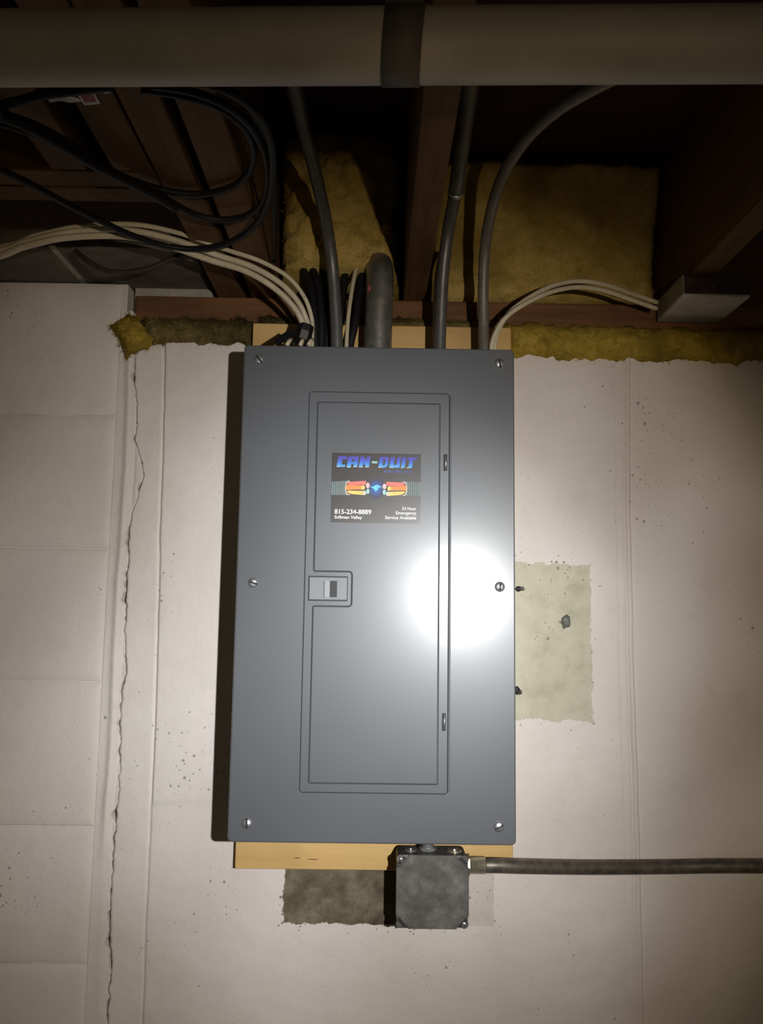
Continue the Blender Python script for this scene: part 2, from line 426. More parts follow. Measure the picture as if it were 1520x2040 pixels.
for z in zs:
    cx = crack_x(z); fine_at = (interp(seamL, z), interp(seamR, z))
    row = []
    # fixed column count: coarse parts stretched between crack, seam left, seam right and the end
    cuts = [cx, fine_at[0] - 0.010, fine_at[0] + 0.012, fine_at[1] - 0.018, fine_at[1] + 0.018, 1.6]
    for (a, b, nseg) in ((cuts[0], cuts[1], 12), (cuts[1], cuts[2], 22), (cuts[2], cuts[3], 60), (cuts[3], cuts[4], 30), (cuts[4], cuts[5], 70)):
        for k in range(nseg):
            row.append(a + (b - a) * k / nseg)
    row.append(1.6)
    rows.append(row)
nc = len(rows[0])
for z, row in zip(zs, rows):
    for x in row:
        V.append((x, WALL + back_depth(x, z), z))
nr = len(zs)
for i in range(nr - 1):
    for k in range(nc - 1):
        a = i * nc + k; Fc.append((a, a + 1, a + nc + 1, a + nc))
# left lip, top and back so that the wall is a solid
base = len(V)
for z, row in zip(zs, rows): V.append((row[0], WALL + 0.05, z))
for i in range(nr - 1): Fc.append((i * nc, (i + 1) * nc, base + i + 1, base + i))
base2 = len(V)
for x in rows[-1]: V.append((x, WALL + 0.22, zs[-1]))
for k in range(nc - 1): Fc.append(((nr - 1) * nc + k, (nr - 1) * nc + k + 1, base2 + k + 1, base2 + k))
wb = mesh_obj('wall_back', V, Fc, 'paint', None, True); wb['kind'] = 'structure'

# wall_left: block wall; courses as photographed, every block a piece, painted joints between
wl = box('wall_left', -1.35, -0.405, WALL + 0.0022, WALL + 0.06, 0.0, H + 0.516, 'paint_block'); wl['kind'] = 'structure'
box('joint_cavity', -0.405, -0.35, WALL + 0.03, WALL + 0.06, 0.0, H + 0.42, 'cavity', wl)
BR = -0.412                                                # right end of the blocks
courses = [0.519, 0.301, 0.0866, -0.118, -0.333, -0.530, -0.735, -0.94, -1.145, -1.35, -1.6]
def block_mesh(w, h, seed):
    nx, nz_ = 28, 20; Vv, Ff = [], []
    for j in range(nz_ + 1):
        for i in range(nx + 1):
            # denser towards the edges, so the rounded arrises are smooth
            u = i / nx; v = j / nz_
            u = 0.5 - 0.5 * math.cos(math.pi * u); v = 0.5 - 0.5 * math.cos(math.pi * v)
            x, z = u * w, v * h
            e = min(x, w - x, z, h - z)
            d = 0.0026 * math.exp(-(e / 0.006)) + 0.5 * ripple(x + seed * 3.3, z + seed * 7.1)
            Vv.append((x, d, z))
    for j in range(nz_):
        for i in range(nx):
            a = j * (nx + 1) + i; Ff.append((a, a + 1, a + nx + 2, a + nx + 1))
    b0 = len(Vv)
    ring = [i for i in range(nx + 1)] + [j * (nx + 1) + nx for j in range(1, nz_ + 1)] + [nz_ * (nx + 1) + i for i in range(nx - 1, -1, -1)] + [j * (nx + 1) for j in range(nz_ - 1, 0, -1)]
    for r_ in ring: Vv.append((Vv[r_][0], 0.012, Vv[r_][2]))
    for k in range(len(ring)):
        k2 = (k + 1) % len(ring); Ff.append((ring[k], b0 + k, b0 + k2, ring[k2]))
    return Vv, Ff
GAP = 0.003
for ci, (zt, zb) in enumerate(zip(courses, courses[1:])):
    x1 = BR; first = True; half = (ci % 2 == 1)
    while x1 > -1.3:
        w = 0.195 if (first and half) else 0.397
        Vv, Ff = block_mesh(w - GAP, zt - zb - GAP, ci * 5 + (0 if first else 1))
        Vv = [(x1 - w + x, WALL - 0.0006 + y, H + zb + z) for x, y, z in Vv]
        mesh_obj('block', Vv, Ff, 'paint_block', wl, True)
        x1 -= w; first = False
# painted mortar strip between the blocks and the crack, with a rounded ridge
ridge = [at(x, y, WALL) for x, y in ((258, 700), (256, 820), (252, 930), (247, 1000), (242, 1090), (236, 1150), (229, 1300), (224, 1440), (218, 1540), (212, 1600), (207, 1680), (203, 1760), (196, 2040))]
V, Fc = [], []
NS = 44
zs2 = spaced(0.0, H + 0.47, 0.05, 0.003, [H - 0.15], 0.62)
for z in zs2:
    xr = crack_x(z) - crack_w(z); xl = BR - 0.002
    rx = interp(ridge, z); amp = 0.0042 if z > H - 0.30 else 0.0042 * max(0.15, 1 - (H - 0.30 - z) / 0.10)
    xl = min(xl, rx - 0.012)
    for k in range(NS + 1):
        x = xl + (xr - xl) * k / NS
        y = WALL + 0.0015 + ripple(x + 4, z, 0.8) - amp * bump1(x - rx, 0.006) + 0.4 * amp * bump1(x - rx - 0.011, 0.003)
        y += 0.0015 * math.exp(-max(0, xr - x) / 0.0008)
        if k == 0: y = WALL + 0.010
        V.append((x, y, z))
for i in range(len(zs2) - 1):
    for k in range(NS):
        a = i * (NS + 1) + k; Fc.append((a, a + 1, a + NS + 2, a + NS + 1))
b0 = len(V)
for i, z in enumerate(zs2):
    V.append((V[i * (NS + 1) + NS][0], WALL + 0.04, z))
for i in range(len(zs2) - 1):
    Fc.append((i * (NS + 1) + NS, b0 + i, b0 + i + 1, (i + 1) * (NS + 1) + NS))
mesh_obj('mortar_strip', V, Fc, 'paint_block', wl, True)
# pier above the sill line and the overhanging bare blocks
LED = H + 0.519
box('pier_face', -0.40, -0.272, WALL + 0.022, WALL + 0.1, H + 0.40, LED, 'mortar', wl, 0.002)
def ledge_block(x0, x1, seed):
    bm = box_bm(x0, x1, 1.166, 1.50, LED, LED + 0.030, 0.004, 2)
    bmesh.ops.subdivide_edges(bm, edges=bm.edges[:], cuts=3, use_grid_fill=True)
    for v in bm.verts:
        v.co += Vector((0, 0, 0.0015 * fractal(v.co * 25 + Vector((seed, 0, 0)), 0.8, 3)))
    bm_obj('block', bm, 'bare_block', wl, True)
ledge_block(-0.475, -0.274, 1); ledge_block(-0.878, -0.486, 2); ledge_block(-1.28, -0.889, 3)
box('mortar_joint', -0.487, -0.474, 1.169, 1.50, LED + 0.003, LED + 0.027, 'mortar', wl)

# ------------------------------------------------------------------ framing
def board(name, x0, x1, y0, y1, z0, z1, mat, label, cat, group=None):
    bm = box_bm(x0, x1, y0, y1, z0, z1, 0.0025, 2)
    o = bm_obj(name, bm, mat); return tag(o, label, cat, group)
JT = JOIST + 0.234
board('floor_joist', 0.042, 0.079, -0.6, 1.345, JOIST, JT, 'joist', 'brown floor joist running overhead between the two middle conduits', 'joist', 'floor joists overhead')
board('floor_joist', 0.468, 0.506, -0.6, 1.345, JOIST, JT, 'joist', 'dark floor joist at the right edge above the small white box', 'joist', 'floor joists overhead')
board('floor_joist', -0.206, -0.161, -0.6, 1.345, JOIST, JT, 'joist', 'brown joist beside the yellow insulation, crossed by the black cable loops', 'joist', 'floor joists overhead')
board('floor_joist', -0.2615, -0.219, -0.6, 1.345, JOIST, JT, 'joist', 'brown joist between its twin and the red tag, crossed by black cable', 'joist', 'floor joists overhead')
board('tail_joist', -0.309, -0.2645, -0.6, 0.915, JOIST, JT, 'joist', 'short brown joist carrying the red tag', 'joist', 'floor joists overhead')
board('tail_joist', -0.382, -0.340, -0.6, 0.915, JOIST, JT, 'joist', 'short brown joist left of the red tag, behind the thick black cables', 'joist', 'floor joists overhead')
board('header_board', -1.2, -0.263, 0.916, 0.953, JOIST, JT, 'joist_x', 'front board of the doubled header at upper left', 'board', 'header boards')
board('header_board', -1.2, -0.263, 0.9555, 0.991, JOIST, JT, 'joist_x', 'rear board of the doubled header at upper left', 'board', 'header boards')
s0 = at(270, 590, 1.30); s1 = at(270, 640, 1.30)
board('sill_plate', s0.x, 1.6, 1.302, 1.44, H + 0.458, H + 0.500, 'sill', 'reddish brown wooden sill plate lying along the wall top', 'sill plate')
board('rim_joist', -0.262, 1.6, 1.40, 1.44, JOIST, JT, 'joist_x', 'dark rim board closing the joist bays behind the insulation', 'rim board')

# ------------------------------------------------------------------ insulation
def fluff(name, x0, x1, y0, y1, z0, z1, mat, label, seed, amp=0.012, edge=0.010, shape=None, cell=0.008, freq=18, soft=0.012, fibres=1600):
    nx = max(3, int((x1 - x0) / cell)); nz_ = max(3, int((z1 - z0) / cell)); Vv, Ff = [], []
    sd = Vector((seed * 3.7, seed * 1.9, seed))
    for j in range(nz_ + 1):
        for i in range(nx + 1):
            u, v = i / nx, j / nz_
            x, z = x0 + u * (x1 - x0), z0 + v * (z1 - z0)
            p_ = Vector((x, 0, z))
            e = min(u * (x1 - x0), (1 - u) * (x1 - x0), v * (z1 - z0), (1 - v) * (z1 - z0))
            puff = 1 - math.exp(-e / soft)
            n1 = fractal(p_ * freq + sd, 0.7, 5)
            n2 = fractal(p_ * freq * 3.1 + sd, 0.7, 4)
            y = y1 + (y0 - y1) * puff - amp * n1 * (0.35 + 0.65 * puff) - amp * 0.3 * n2
            if i in (0, nx): x += edge * fractal(Vector((0.5, 2.0, z * 28)) + sd, 0.8, 3) * 1.2
            if j in (0, nz_): z += edge * fractal(Vector((x * 28, 2.0, 3.5)) + sd, 0.8, 3) * 1.2
            x += 0.25 * edge * mnoise.noise(p_ * 60 + sd); z += 0.25 * edge * mnoise.noise(p_ * 60 - sd)
            q = Vector((x, y, z))
            if shape: q = shape(q, u, v)
            Vv.append(q)
    for j in range(nz_):
        for i in range(nx):
            a = j * (nx + 1) + i; Ff.append((a, a + 1, a + nx + 2, a + nx + 1))
    ring = [i for i in range(nx + 1)] + [j * (nx + 1) + nx for j in range(1, nz_ + 1)] + [nz_ * (nx + 1) + i for i in range(nx - 1, -1, -1)] + [j * (nx + 1) for j in range(nz_ - 1, 0, -1)]
    b0 = len(Vv)
    for r_ in ring: Vv.append(Vector((Vv[r_].x, max(Vv[r_].y + 0.004, y1 + 0.004), Vv[r_].z)))
    for k in range(len(ring)):
        k2 = (k + 1) % len(ring); Ff.append((ring[k], b0 + k, b0 + k2, ring[k2]))
    Ff.append(tuple(range(b0, b0 + len(ring))))
    rnd = random.Random(int(seed * 31))                       # loose glass fibres standing off the surface
    nfront = (nx + 1) * (nz_ + 1)
    for _ in range(fibres):
        q = Vv[rnd.choice(ring)] if rnd.random() < 0.45 else Vv[rnd.randrange(nfront)]
        d = Vector((rnd.uniform(-1, 1), rnd.uniform(-0.9, 0.1), rnd.uniform(-1, 1))).normalized()
        L = rnd.uniform(0.003, 0.009); w_ = d.cross(Vector((rnd.uniform(-1, 1), rnd.uniform(-1, 1), rnd.uniform(-1, 1)))).normalized() * rnd.uniform(0.0002, 0.0005)
        bend = Vector((rnd.uniform(-1, 1), rnd.uniform(-1, 1), rnd.uniform(-1, 0.4))) * L * 0.45
        k0 = len(Vv)
        Vv += [q - w_ - d * 0.002, q + w_ - d * 0.002, q + d * L * 0.5 + bend * 0.3 + w_, q + d * L * 0.5 + bend * 0.3 - w_, q + d * L + bend]
        Ff += [(k0, k0 + 1, k0 + 2, k0 + 3), (k0 + 3, k0 + 2, k0 + 4)]
    o = mesh_obj(name, Vv, Ff, mat, None, True)
    return tag(o, label, 'insulation', 'yellow insulation along the sill')
def lean(q, u, v):
    q.y -= 0.06 * v * v
    return q
# batts standing in the joist bays
fluff('insulation_batt', 0.080, 0.467, 1.315, 1.372, JOIST + 0.002, JT - 0.004, 'insulation', 'wide yellow fibreglass batt filling the bay right of the middle joist', 2, 0.009, 0.002, lean, soft=0.005)
def slouch(q, u, v):
    q.y -= 0.035 * math.sin(math.pi * u) + 0.05 * v
    return q
fluff('insulation_batt', -0.160, 0.041, 1.255, 1.372, JOIST + 0.012, JT - 0.004, 'insulation', 'rumpled yellow fibreglass batt behind the leftmost grey conduit', 5, 0.024, 0.006, slouch, 0.006, soft=0.006)
# strips stuffed under the sill
zl, zh = H + 0.408, H + 0.462
a_ = at(285, 640, 1.29); b_ = at(494, 690, 1.29)
fluff('insulation_strip', a_.x, -0.197, 1.272, 1.296, zl + 0.008, zh - 0.003, 'insulation_dirty', 'grimy insulation strip under the sill left of the panel', 7, 0.007, 0.007, None, 0.004, 30)
a_ = at(228, 640, 1.28); b_ = at(296, 716, 1.28)
def droop(q, u, v):
    a, b = 2 * u - 1, 2 * v - 1
    q.x -= 0.028 * a * (1 - math.sqrt(1 - b * b * 0.6)); q.z -= 0.036 * b * (1 - math.sqrt(1 - a * a * 0.6))
    q.x += 0.006 * math.sin(v * 5.0) + (0.5 - u) * 0.020 * max(0, 0.5 - v)
    return q
fluff('insulation_clump', a_.x, b_.x, 1.258, 1.288, b_.z + 0.006, at(228, 628, 1.28).z, 'insulation_yellow', 'mustard insulation clump hanging over the crack in the corner', 11, 0.010, 0.012, droop, 0.0035, 34, fibres=500)
fluff('insulation_strip', -0.190, 0.209, 1.276, 1.297, H + 0.438, H + 0.466, 'insulation_dirty', 'thin dusty insulation strip above the panel behind the conduits', 13, 0.006, 0.006, None, 0.004, 30)
fluff('insulation_strip', 0.211, 1.2, 1.268, 1.297, zl - 0.004, zh - 0.002, 'insulation_yellow', 'long yellow insulation strip under the sill right of the panel', 17, 0.008, 0.008, None, 0.005, 26)

# ================================================================== mounting board
mb = bm_obj('mounting_board', box_bm(-0.197, 0.2145, WALL - 0.021, WALL - 0.003, H - 0.386, H + 0.447, 0.0012, 1), 'plywood')
tag(mb, 'pale plywood board fixed to the wall behind the grey panel', 'board')
mk = [at(584, 1709, WALL - 0.0212), at(638, 1712, WALL - 0.0212)]
for (xa, xb, zc) in ((mk[0].x, mk[0].x + 0.012, mk[0].z), (mk[0].x + 0.019, mk[1].x, mk[1].z)):
    bm = bmesh.new()
    vs = [bm.verts.new((xa + (xb - xa) * u, WALL - 0.0214, zc + s * 0.0008 * math.sin(math.pi * min(1, max(0, u))) + 0.0003 * math.sin(u * 9))) for s, us in ((1, (0, .2, .4, .6, .8)), (-1, (1, .8, .6, .4, .2))) for u in us]
    bm.faces.new(vs); bm_obj('grain_check', bm, 'print_brown', mb)

# ================================================================== breaker panel
X0, X1 = -0.18907, 0.19793
Z1, Z0 = H + 0.37088, H + 0.37088 - 0.68533
panel = thing('breaker_panel', 'grey metal breaker panel with a hinged door mounted on the wall', 'electrical panel', (0.0044, 1.2, Z0))
box('enclosure', X0 + 0.012, X1 - 0.012, FRONT + 0.011, WALL - 0.0215, Z0 + 0.010, Z1 - 0.010, 'enamel', panel, 0.0015)

def rrect(x0, x1, z0, z1, r, n=6):
    pts = []
    for cx, cz, a0 in ((x1 - r, z1 - r, 0), (x0 + r, z1 - r, 90), (x0 + r, z0 + r, 180), (x1 - r, z0 + r, 270)):
        for k in range(n + 1):
            a = math.radians(a0 + 90 * k / n); pts.append((cx + r * math.cos(a), cz + r * math.sin(a)))
    return pts
def rings_mesh(rings, cap_first=False, cap_last=False):
    # rings: list of (pts, y) with the same count; quads between, optional caps
    Vv, Ff = [], []; n = len(rings[0][0])
    for pts, y in rings:
        for x, z in pts: Vv.append((x, y, z))
    for i in range(len(rings) - 1):
        for k in range(n):
            k2 = (k + 1) % n; Ff.append((i * n + k, i * n + k2, (i + 1) * n + k2, (i + 1) * n + k))
    if cap_first: Ff.append(tuple(range(n)))
    if cap_last: Ff.append(tuple(range((len(rings) - 1) * n, len(rings) * n)))
    return Vv, Ff
def fix(o):
    bm = bmesh.new(); bm.from_mesh(o.data); bmesh.ops.recalc_face_normals(bm, faces=bm.faces); bm.to_mesh(o.data); bm.free(); return o
# door opening
DX0, DX1 = X0 + 0.0948, X0 + 0.0948 + 0.1994
DZ1, DZ0 = Z1 - 0.0669, Z1 - 0.0669 - 0.5525
outer = lambda d, r: rrect(X0 + d, X1 - d, Z0 + d, Z1 - d, r)
hole = lambda d, r, dr=0.0: rrect(DX0 - d, DX1 + d + dr, DZ0 - d, DZ1 + d, r)
Vv, Ff = rings_mesh([(outer(0.0, 0.007), FRONT + 0.022), (outer(0.0, 0.007), FRONT + 0.002), (outer(0.0006, 0.0064), FRONT + 0.0006), (outer(0.002, 0.005), FRONT),
                     (hole(0.0012, 0.004, 0.0022), FRONT), (hole(0.0005, 0.0035, 0.0004), FRONT + 0.0004), (hole(0.0001, 0.0033), FRONT + 0.0016), (hole(0.0001, 0.0033), FRONT + 0.0040)])
cover = fix(mesh_obj('cover', Vv, Ff, 'enamel', panel))
# door: flat rim with the raised field stepping round the latch
door_in = lambda d, r: rrect(DX0 + d, DX1 - d, DZ0 + d, DZ1 - d, r)
Vv, Ff = rings_mesh([(door_in(0.0002, 0.003), FRONT + 0.004), (door_in(0.0002, 0.003), FRONT + 0.0010), (door_in(0.0007, 0.003), FRONT + 0.0004)], True, True)
door = fix(mesh_obj('door', Vv, Ff, 'enamel', panel))
def fillet(poly, r, n=5):
    out = []; m = len(poly)
    for i in range(m):
        p0, p1, p2 = Vector(poly[i - 1]), Vector(poly[i]), Vector(poly[(i + 1) % m])
        a, b = (p0 - p1).normalized(), (p2 - p1).normalized()
        ang = a.angle(b); tl = r / math.tan(ang / 2)
        s, e = p1 + a * tl, p1 + b * tl
        c = p1 + (a + b).normalized() * (r / math.sin(ang / 2))
        a0 = math.atan2(s.y - c.y, s.x - c.x); a1 = math.atan2(e.y - c.y, e.x - c.x)
        da = (a1 - a0 + math.pi) % (2 * math.pi) - math.pi
        for k in range(n + 1):
            t = a0 + da * k / n; out.append((c.x + r * math.cos(t), c.y + r * math.sin(t)))
    return out
def offset(poly, d):
    out = []; m = len(poly)
    for i in range(m):
        p0, p1, p2 = Vector(poly[i - 1]), Vector(poly[i]), Vector(poly[(i + 1) % m])
        t = ((p1 - p0).normalized() + (p2 - p1).normalized()).normalized()
        out.append((p1.x - t.y * d, p1.y + t.x * d))
    return out
def fp(px, py): v = at(px, py, FRONT); return (v.x, v.z)
fL = (fp(629, 850)[0] + fp(615, 1540)[0]) / 2; fR = (fp(880, 850)[0] + fp(871, 1540)[0]) / 2
fT = (fp(640, 801)[1] + fp(870, 802)[1]) / 2; fB = (fp(640, 1563)[1] + fp(860, 1563)[1]) / 2
jR = fp(699, 1175)[0]; jT = fp(660, 1140)[1]; jB = fp(660, 1206)[1]
# counter-clockwise seen with x right, z up
field = [(fL, fB), (fR, fB), (fR, fT), (fL, fT), (fL, jT), (jR, jT), (jR, jB), (fL, jB)]
fo = fillet(field, 0.0035)
YD = FRONT + 0.0004
Vv, Ff = rings_mesh([(fo, YD + 0.0005), (fo, YD), (offset(fo, 0.0007), YD - 0.0007), (offset(fo, 0.0017), YD - 0.0016), (offset(fo, 0.0026), YD - 0.0020)], False, True)
fix(mesh_obj('door_field', Vv, Ff, 'enamel', door))
# door latch
lx0, lz1 = fp(614.5, 1147); lx1, lz0 = fp(692, 1198)
bz = box('latch_gap_shade', lx0, lx1, YD - 0.0006, YD + 0.0004, lz0, lz1, 'latch_dark', door, 0.0002, 1)  # thin plate coloured dark to stand in for shade in the latch gap
g = 0.0021
px0, px1, pz0, pz1 = lx0 + g, lx1 - 0.0010, lz0 + g, lz1 - g
nx0, nz1 = fp(647, 1157); nx1, nz0 = fp(671, 1190)
bm = bmesh.new()
yf, yb = YD - 0.0018, YD - 0.0002
for (a, b, c, d) in ((px0, nx0, pz0, pz1), (nx1, px1, pz0, pz1), (nx0, nx1, nz1, pz1), (nx0, nx1, pz0, nz0)):
    box_bm(a, b, yf, yb, c, d, 0.0, 1, bm)
lt = bm_obj('latch', bm, 'latch_plastic', door)
xm = nx0 + (nx1 - nx0) * 0.42
mesh_obj('latch_thumb', [(nx0, yf - 0.0022, nz0), (nx0, yf - 0.0022, nz1), (xm, yf - 0.0008, nz1), (xm, yf - 0.0008, nz0), (nx0 - 0.0012, yf, nz0), (nx0 - 0.0012, yf, nz1), (xm, yb, nz1), (xm, yb, nz0)],
         [(0, 1, 2, 3), (4, 5, 1, 0), (3, 2, 6, 7), (1, 5, 6, 2), (0, 3, 7, 4)], 'latch_plastic', lt)
mesh_obj('latch_recess', [(xm, yb - 0.0001, nz0), (xm, yb - 0.0001, nz1), (nx1, yb - 0.0001, nz1), (nx1, yb - 0.0001, nz0)], [(0, 1, 2, 3)], 'enamel', lt)
# hinges
for (px, ya, yb2) in ((887.5, 905, 938), (884.5, 1421, 1456)):
    hx, ht = fp(px, ya); hx2, hb = fp(px, yb2)
    h = box('hinge', hx - 0.0026, hx + 0.0026, YD - 0.0008, YD + 0.0006, hb, ht, 'slot_black', door, 0.0004, 1)
    tube('hinge_pin', [Vector((hx + 0.0006, YD - 0.0010, hb + 0.001)), Vector((hx + 0.0006, YD - 0.0010, ht - 0.001))], 0.0013, 'chrome', h, 10)
# cover screws: slotted domes
def screw(name, x, y, z, r, ang, parent, mat='chrome', hgt=0.42):
    V_, F_ = [], []
    slot = r * 0.16; NA, NR = 18, 5
    ca, sa = math.cos(ang), math.sin(ang)
    for s in (1, -1):
        b0 = len(V_)
        for i in range(NR + 1):
            ph = (i / NR) * math.pi / 2
            for k in range(NA + 1):
                th = -math.pi / 2 + math.pi * k / NA
                u = max(slot, math.cos(th) * r * math.sin(ph)) * s; w = math.sin(th) * r * math.sin(ph)
                V_.append((x + u * ca - w * sa, y - r * hgt * math.cos(ph) - r * 0.12, z + u * sa + w * ca))
        for i in range(NR):
            for k in range(NA):
                a = b0 + i * (NA + 1) + k; F_.append((a, a + 1, a + NA + 2, a + NA + 1))
        b1 = len(V_)
        base_ = [b0 + NR * (NA + 1) + k for k in range(NA + 1)]
        for q in base_: V_.append((V_[q][0], y, V_[q][2]))
        for k in range(NA): F_.append((base_[k], base_[k + 1], b1 + k + 1, b1 + k))
        # slot wall
        p0 = [b0 + i * (NA + 1) for i in range(NR, -1, -1)] + [b0 + i * (NA + 1) + NA for i in range(1, NR + 1)]
        b2 = len(V_)
        V_.append((x + slot * s * ca + r * sa, y, z + slot * s * sa - r * ca)); V_.append((x + slot * s * ca - r * sa, y, z + slot * s * sa + r * ca))
        F_.append(tuple(p0 + [b2 + 1, b2]))
    o = fix(mesh_obj(name, V_, F_, mat, parent))
    pts = [(x + r * math.cos(t) * 0.99, z + r * math.sin(t) * 0.99) for t in [2 * math.pi * k / 20 for k in range(20)]]
    Vv, Ff = rings_mesh([(pts, y + 0.0002), (pts, y - r * 0.05)], False, True)
    fix(mesh_obj('screw_slot', Vv, Ff, 'slot_black', o))
    for p_ in o.data.polygons: p_.use_smooth = len(p_.vertices) == 4
    return o
for (px, py, ang) in ((516, 716, 0.75), (995, 724, 0.15), (504, 1161, 1.25), (995.5, 1169, -0.10), (492, 1640.5, 0.05), (994, 1647, -1.1)):
    x, z = fp(px, py); screw('cover_screw', x, FRONT - 0.0001, z, 0.0070, ang, panel)

# ================================================================== card on the door
YC = YD - 0.0020
cx0, cx1, cz0, cz1 = -0.0598, 0.0652, H + 0.1172, H + 0.2157
card = bm_obj('business_card', box_bm(cx0, cx1, YC - 0.0012, YC - 0.0001, cz0, cz1), 'card_black')
tag(card, 'dark advertising card with blue lettering and white phone number stuck on the door', 'card')
YP = YC - 0.00128
cw, chh = cx1 - cx0, cz1 - cz0
def cu(zx, zy):                            # card print coordinates (measured on an enlarged view of the card)
    v = (zy - 100 - (zx - 85) * 0.0205) / 1050.0; u = (zx - 85 + v * 8) / 1345.0
    return (cx0 + u * cw, cz1 - v * chh)
def flat(name, polys, mat, layer=0, parent=card):
    V_, F_ = [], []
    for poly in polys:
        b = len(V_)
        for p_ in poly: V_.append((p_[0], YP - layer * 0.00004, p_[1]))
        F_.append(tuple(range(b, b + len(poly))))
    o = mesh_obj(name, V_, F_, mat, parent)
    return o
def glyph(x0, x1, quads, yt=155, ybm=318, shear=0.16):
    out = []
    for q in quads:
        out.append([cu(x0 + u * (x1 - x0) + (v - 0.5) * (ybm - yt) * shear, ybm - v * (ybm - yt)) for u, v in q])
    return out
R_ = lambda a, b, c, d: [(a, c), (b, c), (b, d), (a, d)]
glyphs = [
    (165, 305, [R_(0, .5, 0, 1), R_(.5, 1.0, .72, 1), R_(.5, .92, 0, .22)]),
    (318, 478, [R_(0, .40, -.04, .93), R_(.62, 1, 0, 1), R_(.40, .62, .74, 1), R_(.40, .62, .28, .50), [(0, .93), (.40, .93), (.40, 1), (.12, 1)]]),
    (500, 655, [R_(0, .38, 0, 1), R_(.64, 1, 0, 1), [(.38, .95), (.38, .45), (.64, .12), (.64, .62)]]),
    (795, 935, [R_(0, .42, 0, 1), R_(.42, .66, .78, 1), R_(.42, .66, 0, .22), [(.66, 0), (.9, .08), (1, .25), (1, .85), (.9, 1), (.66, 1)]]),
    (960, 1115, [R_(0, .40, 0, 1), R_(.40, .66, 0, .26), R_(.66, 1, 0, 1)]),
    (1135, 1205, [R_(0.05, .85, 0, 1)]),
    (1222, 1345, [R_(.22, .68, 0, .76), R_(0, 1.1, .76, 1)]),
]
for i, (a, b, q) in enumerate(glyphs):
    dy = (a - 165) * 0.021
    L_ = flat('logo_letter', glyph(a, b, q, 155 + dy, 318 + dy), 'print_blue', 1)
    flat('letter_highlight', glyph(a, b, [R_(0.02, .40, 0, .07)] + ([R_(.62, .98, 0, .07)] if i in (1, 2) else []), 155 + dy, 318 + dy), 'print_cream', 2, L_)
flat('logo_hyphen', [[cu(690, 232), cu(772, 236), cu(764, 268), cu(682, 262)]], 'print_mint', 1)
def text(name, s, zx, zy, height_px, width_px, mat, align='LEFT', bold=0.02, parent=card):
    cd = bpy.data.curves.new(name, 'FONT'); cd.body = s; cd.size = 1.0; cd.offset = bold; cd.resolution_u = 3
    to = bpy.data.objects.new('tmp', cd); COL.objects.link(to)
    dg = bpy.context.evaluated_depsgraph_get()
    me = bpy.data.meshes.new_from_object(to.evaluated_get(dg))
    bpy.data.objects.remove(to)
    me.materials.clear()
    xs_ = [v.co.x for v in me.vertices]; ys_ = [v.co.y for v in me.vertices]
    mx0, mx1 = min(xs_), max(xs_)
    kx = width_px / (mx1 - mx0); ky = height_px / 0.70
    for v in me.vertices:
        px = zx + (v.co.x - mx0) * kx if align == 'LEFT' else zx - (mx1 - v.co.x) * kx
        x, z = cu(px, zy + (px - zx) * 0.0205 - v.co.y * ky)
        v.co = Vector((x, YP - 0.00008, z))
    return link(name, me, mat, parent)
text('tagline', 'ELECTRIC, LLC', 872, 402, 28, 425, 'print_navy')
text('phone_number', '815-234-8889', 132, 1022, 68, 552, 'print_white', bold=0.018)
text('town_name', 'Stillman Valley', 132, 1094, 46, 414, 'print_white', bold=0.015)
text('service_line', '24 Hour', 1360, 976, 46, 214, 'print_white', 'RIGHT', 0.015)
text('service_line', 'Emergency', 1360, 1042, 46, 306, 'print_white', 'RIGHT', 0.015)
text('service_line', 'Service Available', 1360, 1114, 46, 468, 'print_white', 'RIGHT', 0.015)
def ell(cx, cy, rx, ry, n=20, a0=0, a1=360):
    return [cu(cx + rx * math.cos(math.radians(a0 + (a1 - a0) * k / n)), cy - ry * math.sin(math.radians(a0 + (a1 - a0) * k / n))) for k in range(n + (0 if a1 - a0 == 360 else 1))]
def spark_mat():
    n = NT('print_spark_glow'); x, y, z = n.xyz()
    c = cu(752, 645)
    dx = n.math('DIVIDE', n.math('SUBTRACT', x, c[0]), 0.0135); dz = n.math('DIVIDE', n.math('SUBTRACT', z, c[1]), 0.0155)
    d = n.math('SQRT', n.math('ADD', n.math('MULTIPLY', dx, dx), n.math('MULTIPLY', dz, dz)))
    col = n.ramp(d, ((0.0, (0.06, 0.32, 0.62)), (0.35, (0.025, 0.10, 0.33)), (0.7, (0.03, 0.04, 0.13)), (1.0, (0.046, 0.040, 0.037))))
    return n.out(col, 0.5)
MATS['print_spark'] = spark_mat()
c0 = cu(752, 645)
flat('spark_glow', [[(c0[0] + 0.0135 * math.cos(2 * math.pi * k / 32), c0[1] + 0.0155 * math.sin(2 * math.pi * k / 32)) for k in range(32)]], 'print_spark', 1)
flat('spark_bolt', [[cu(655, 618), cu(700, 622), cu(735, 600), cu(770, 590), cu(800, 606), cu(850, 622), cu(800, 630), cu(780, 655), cu(745, 690), cu(725, 655), cu(690, 636)]], 'print_cyan', 2)
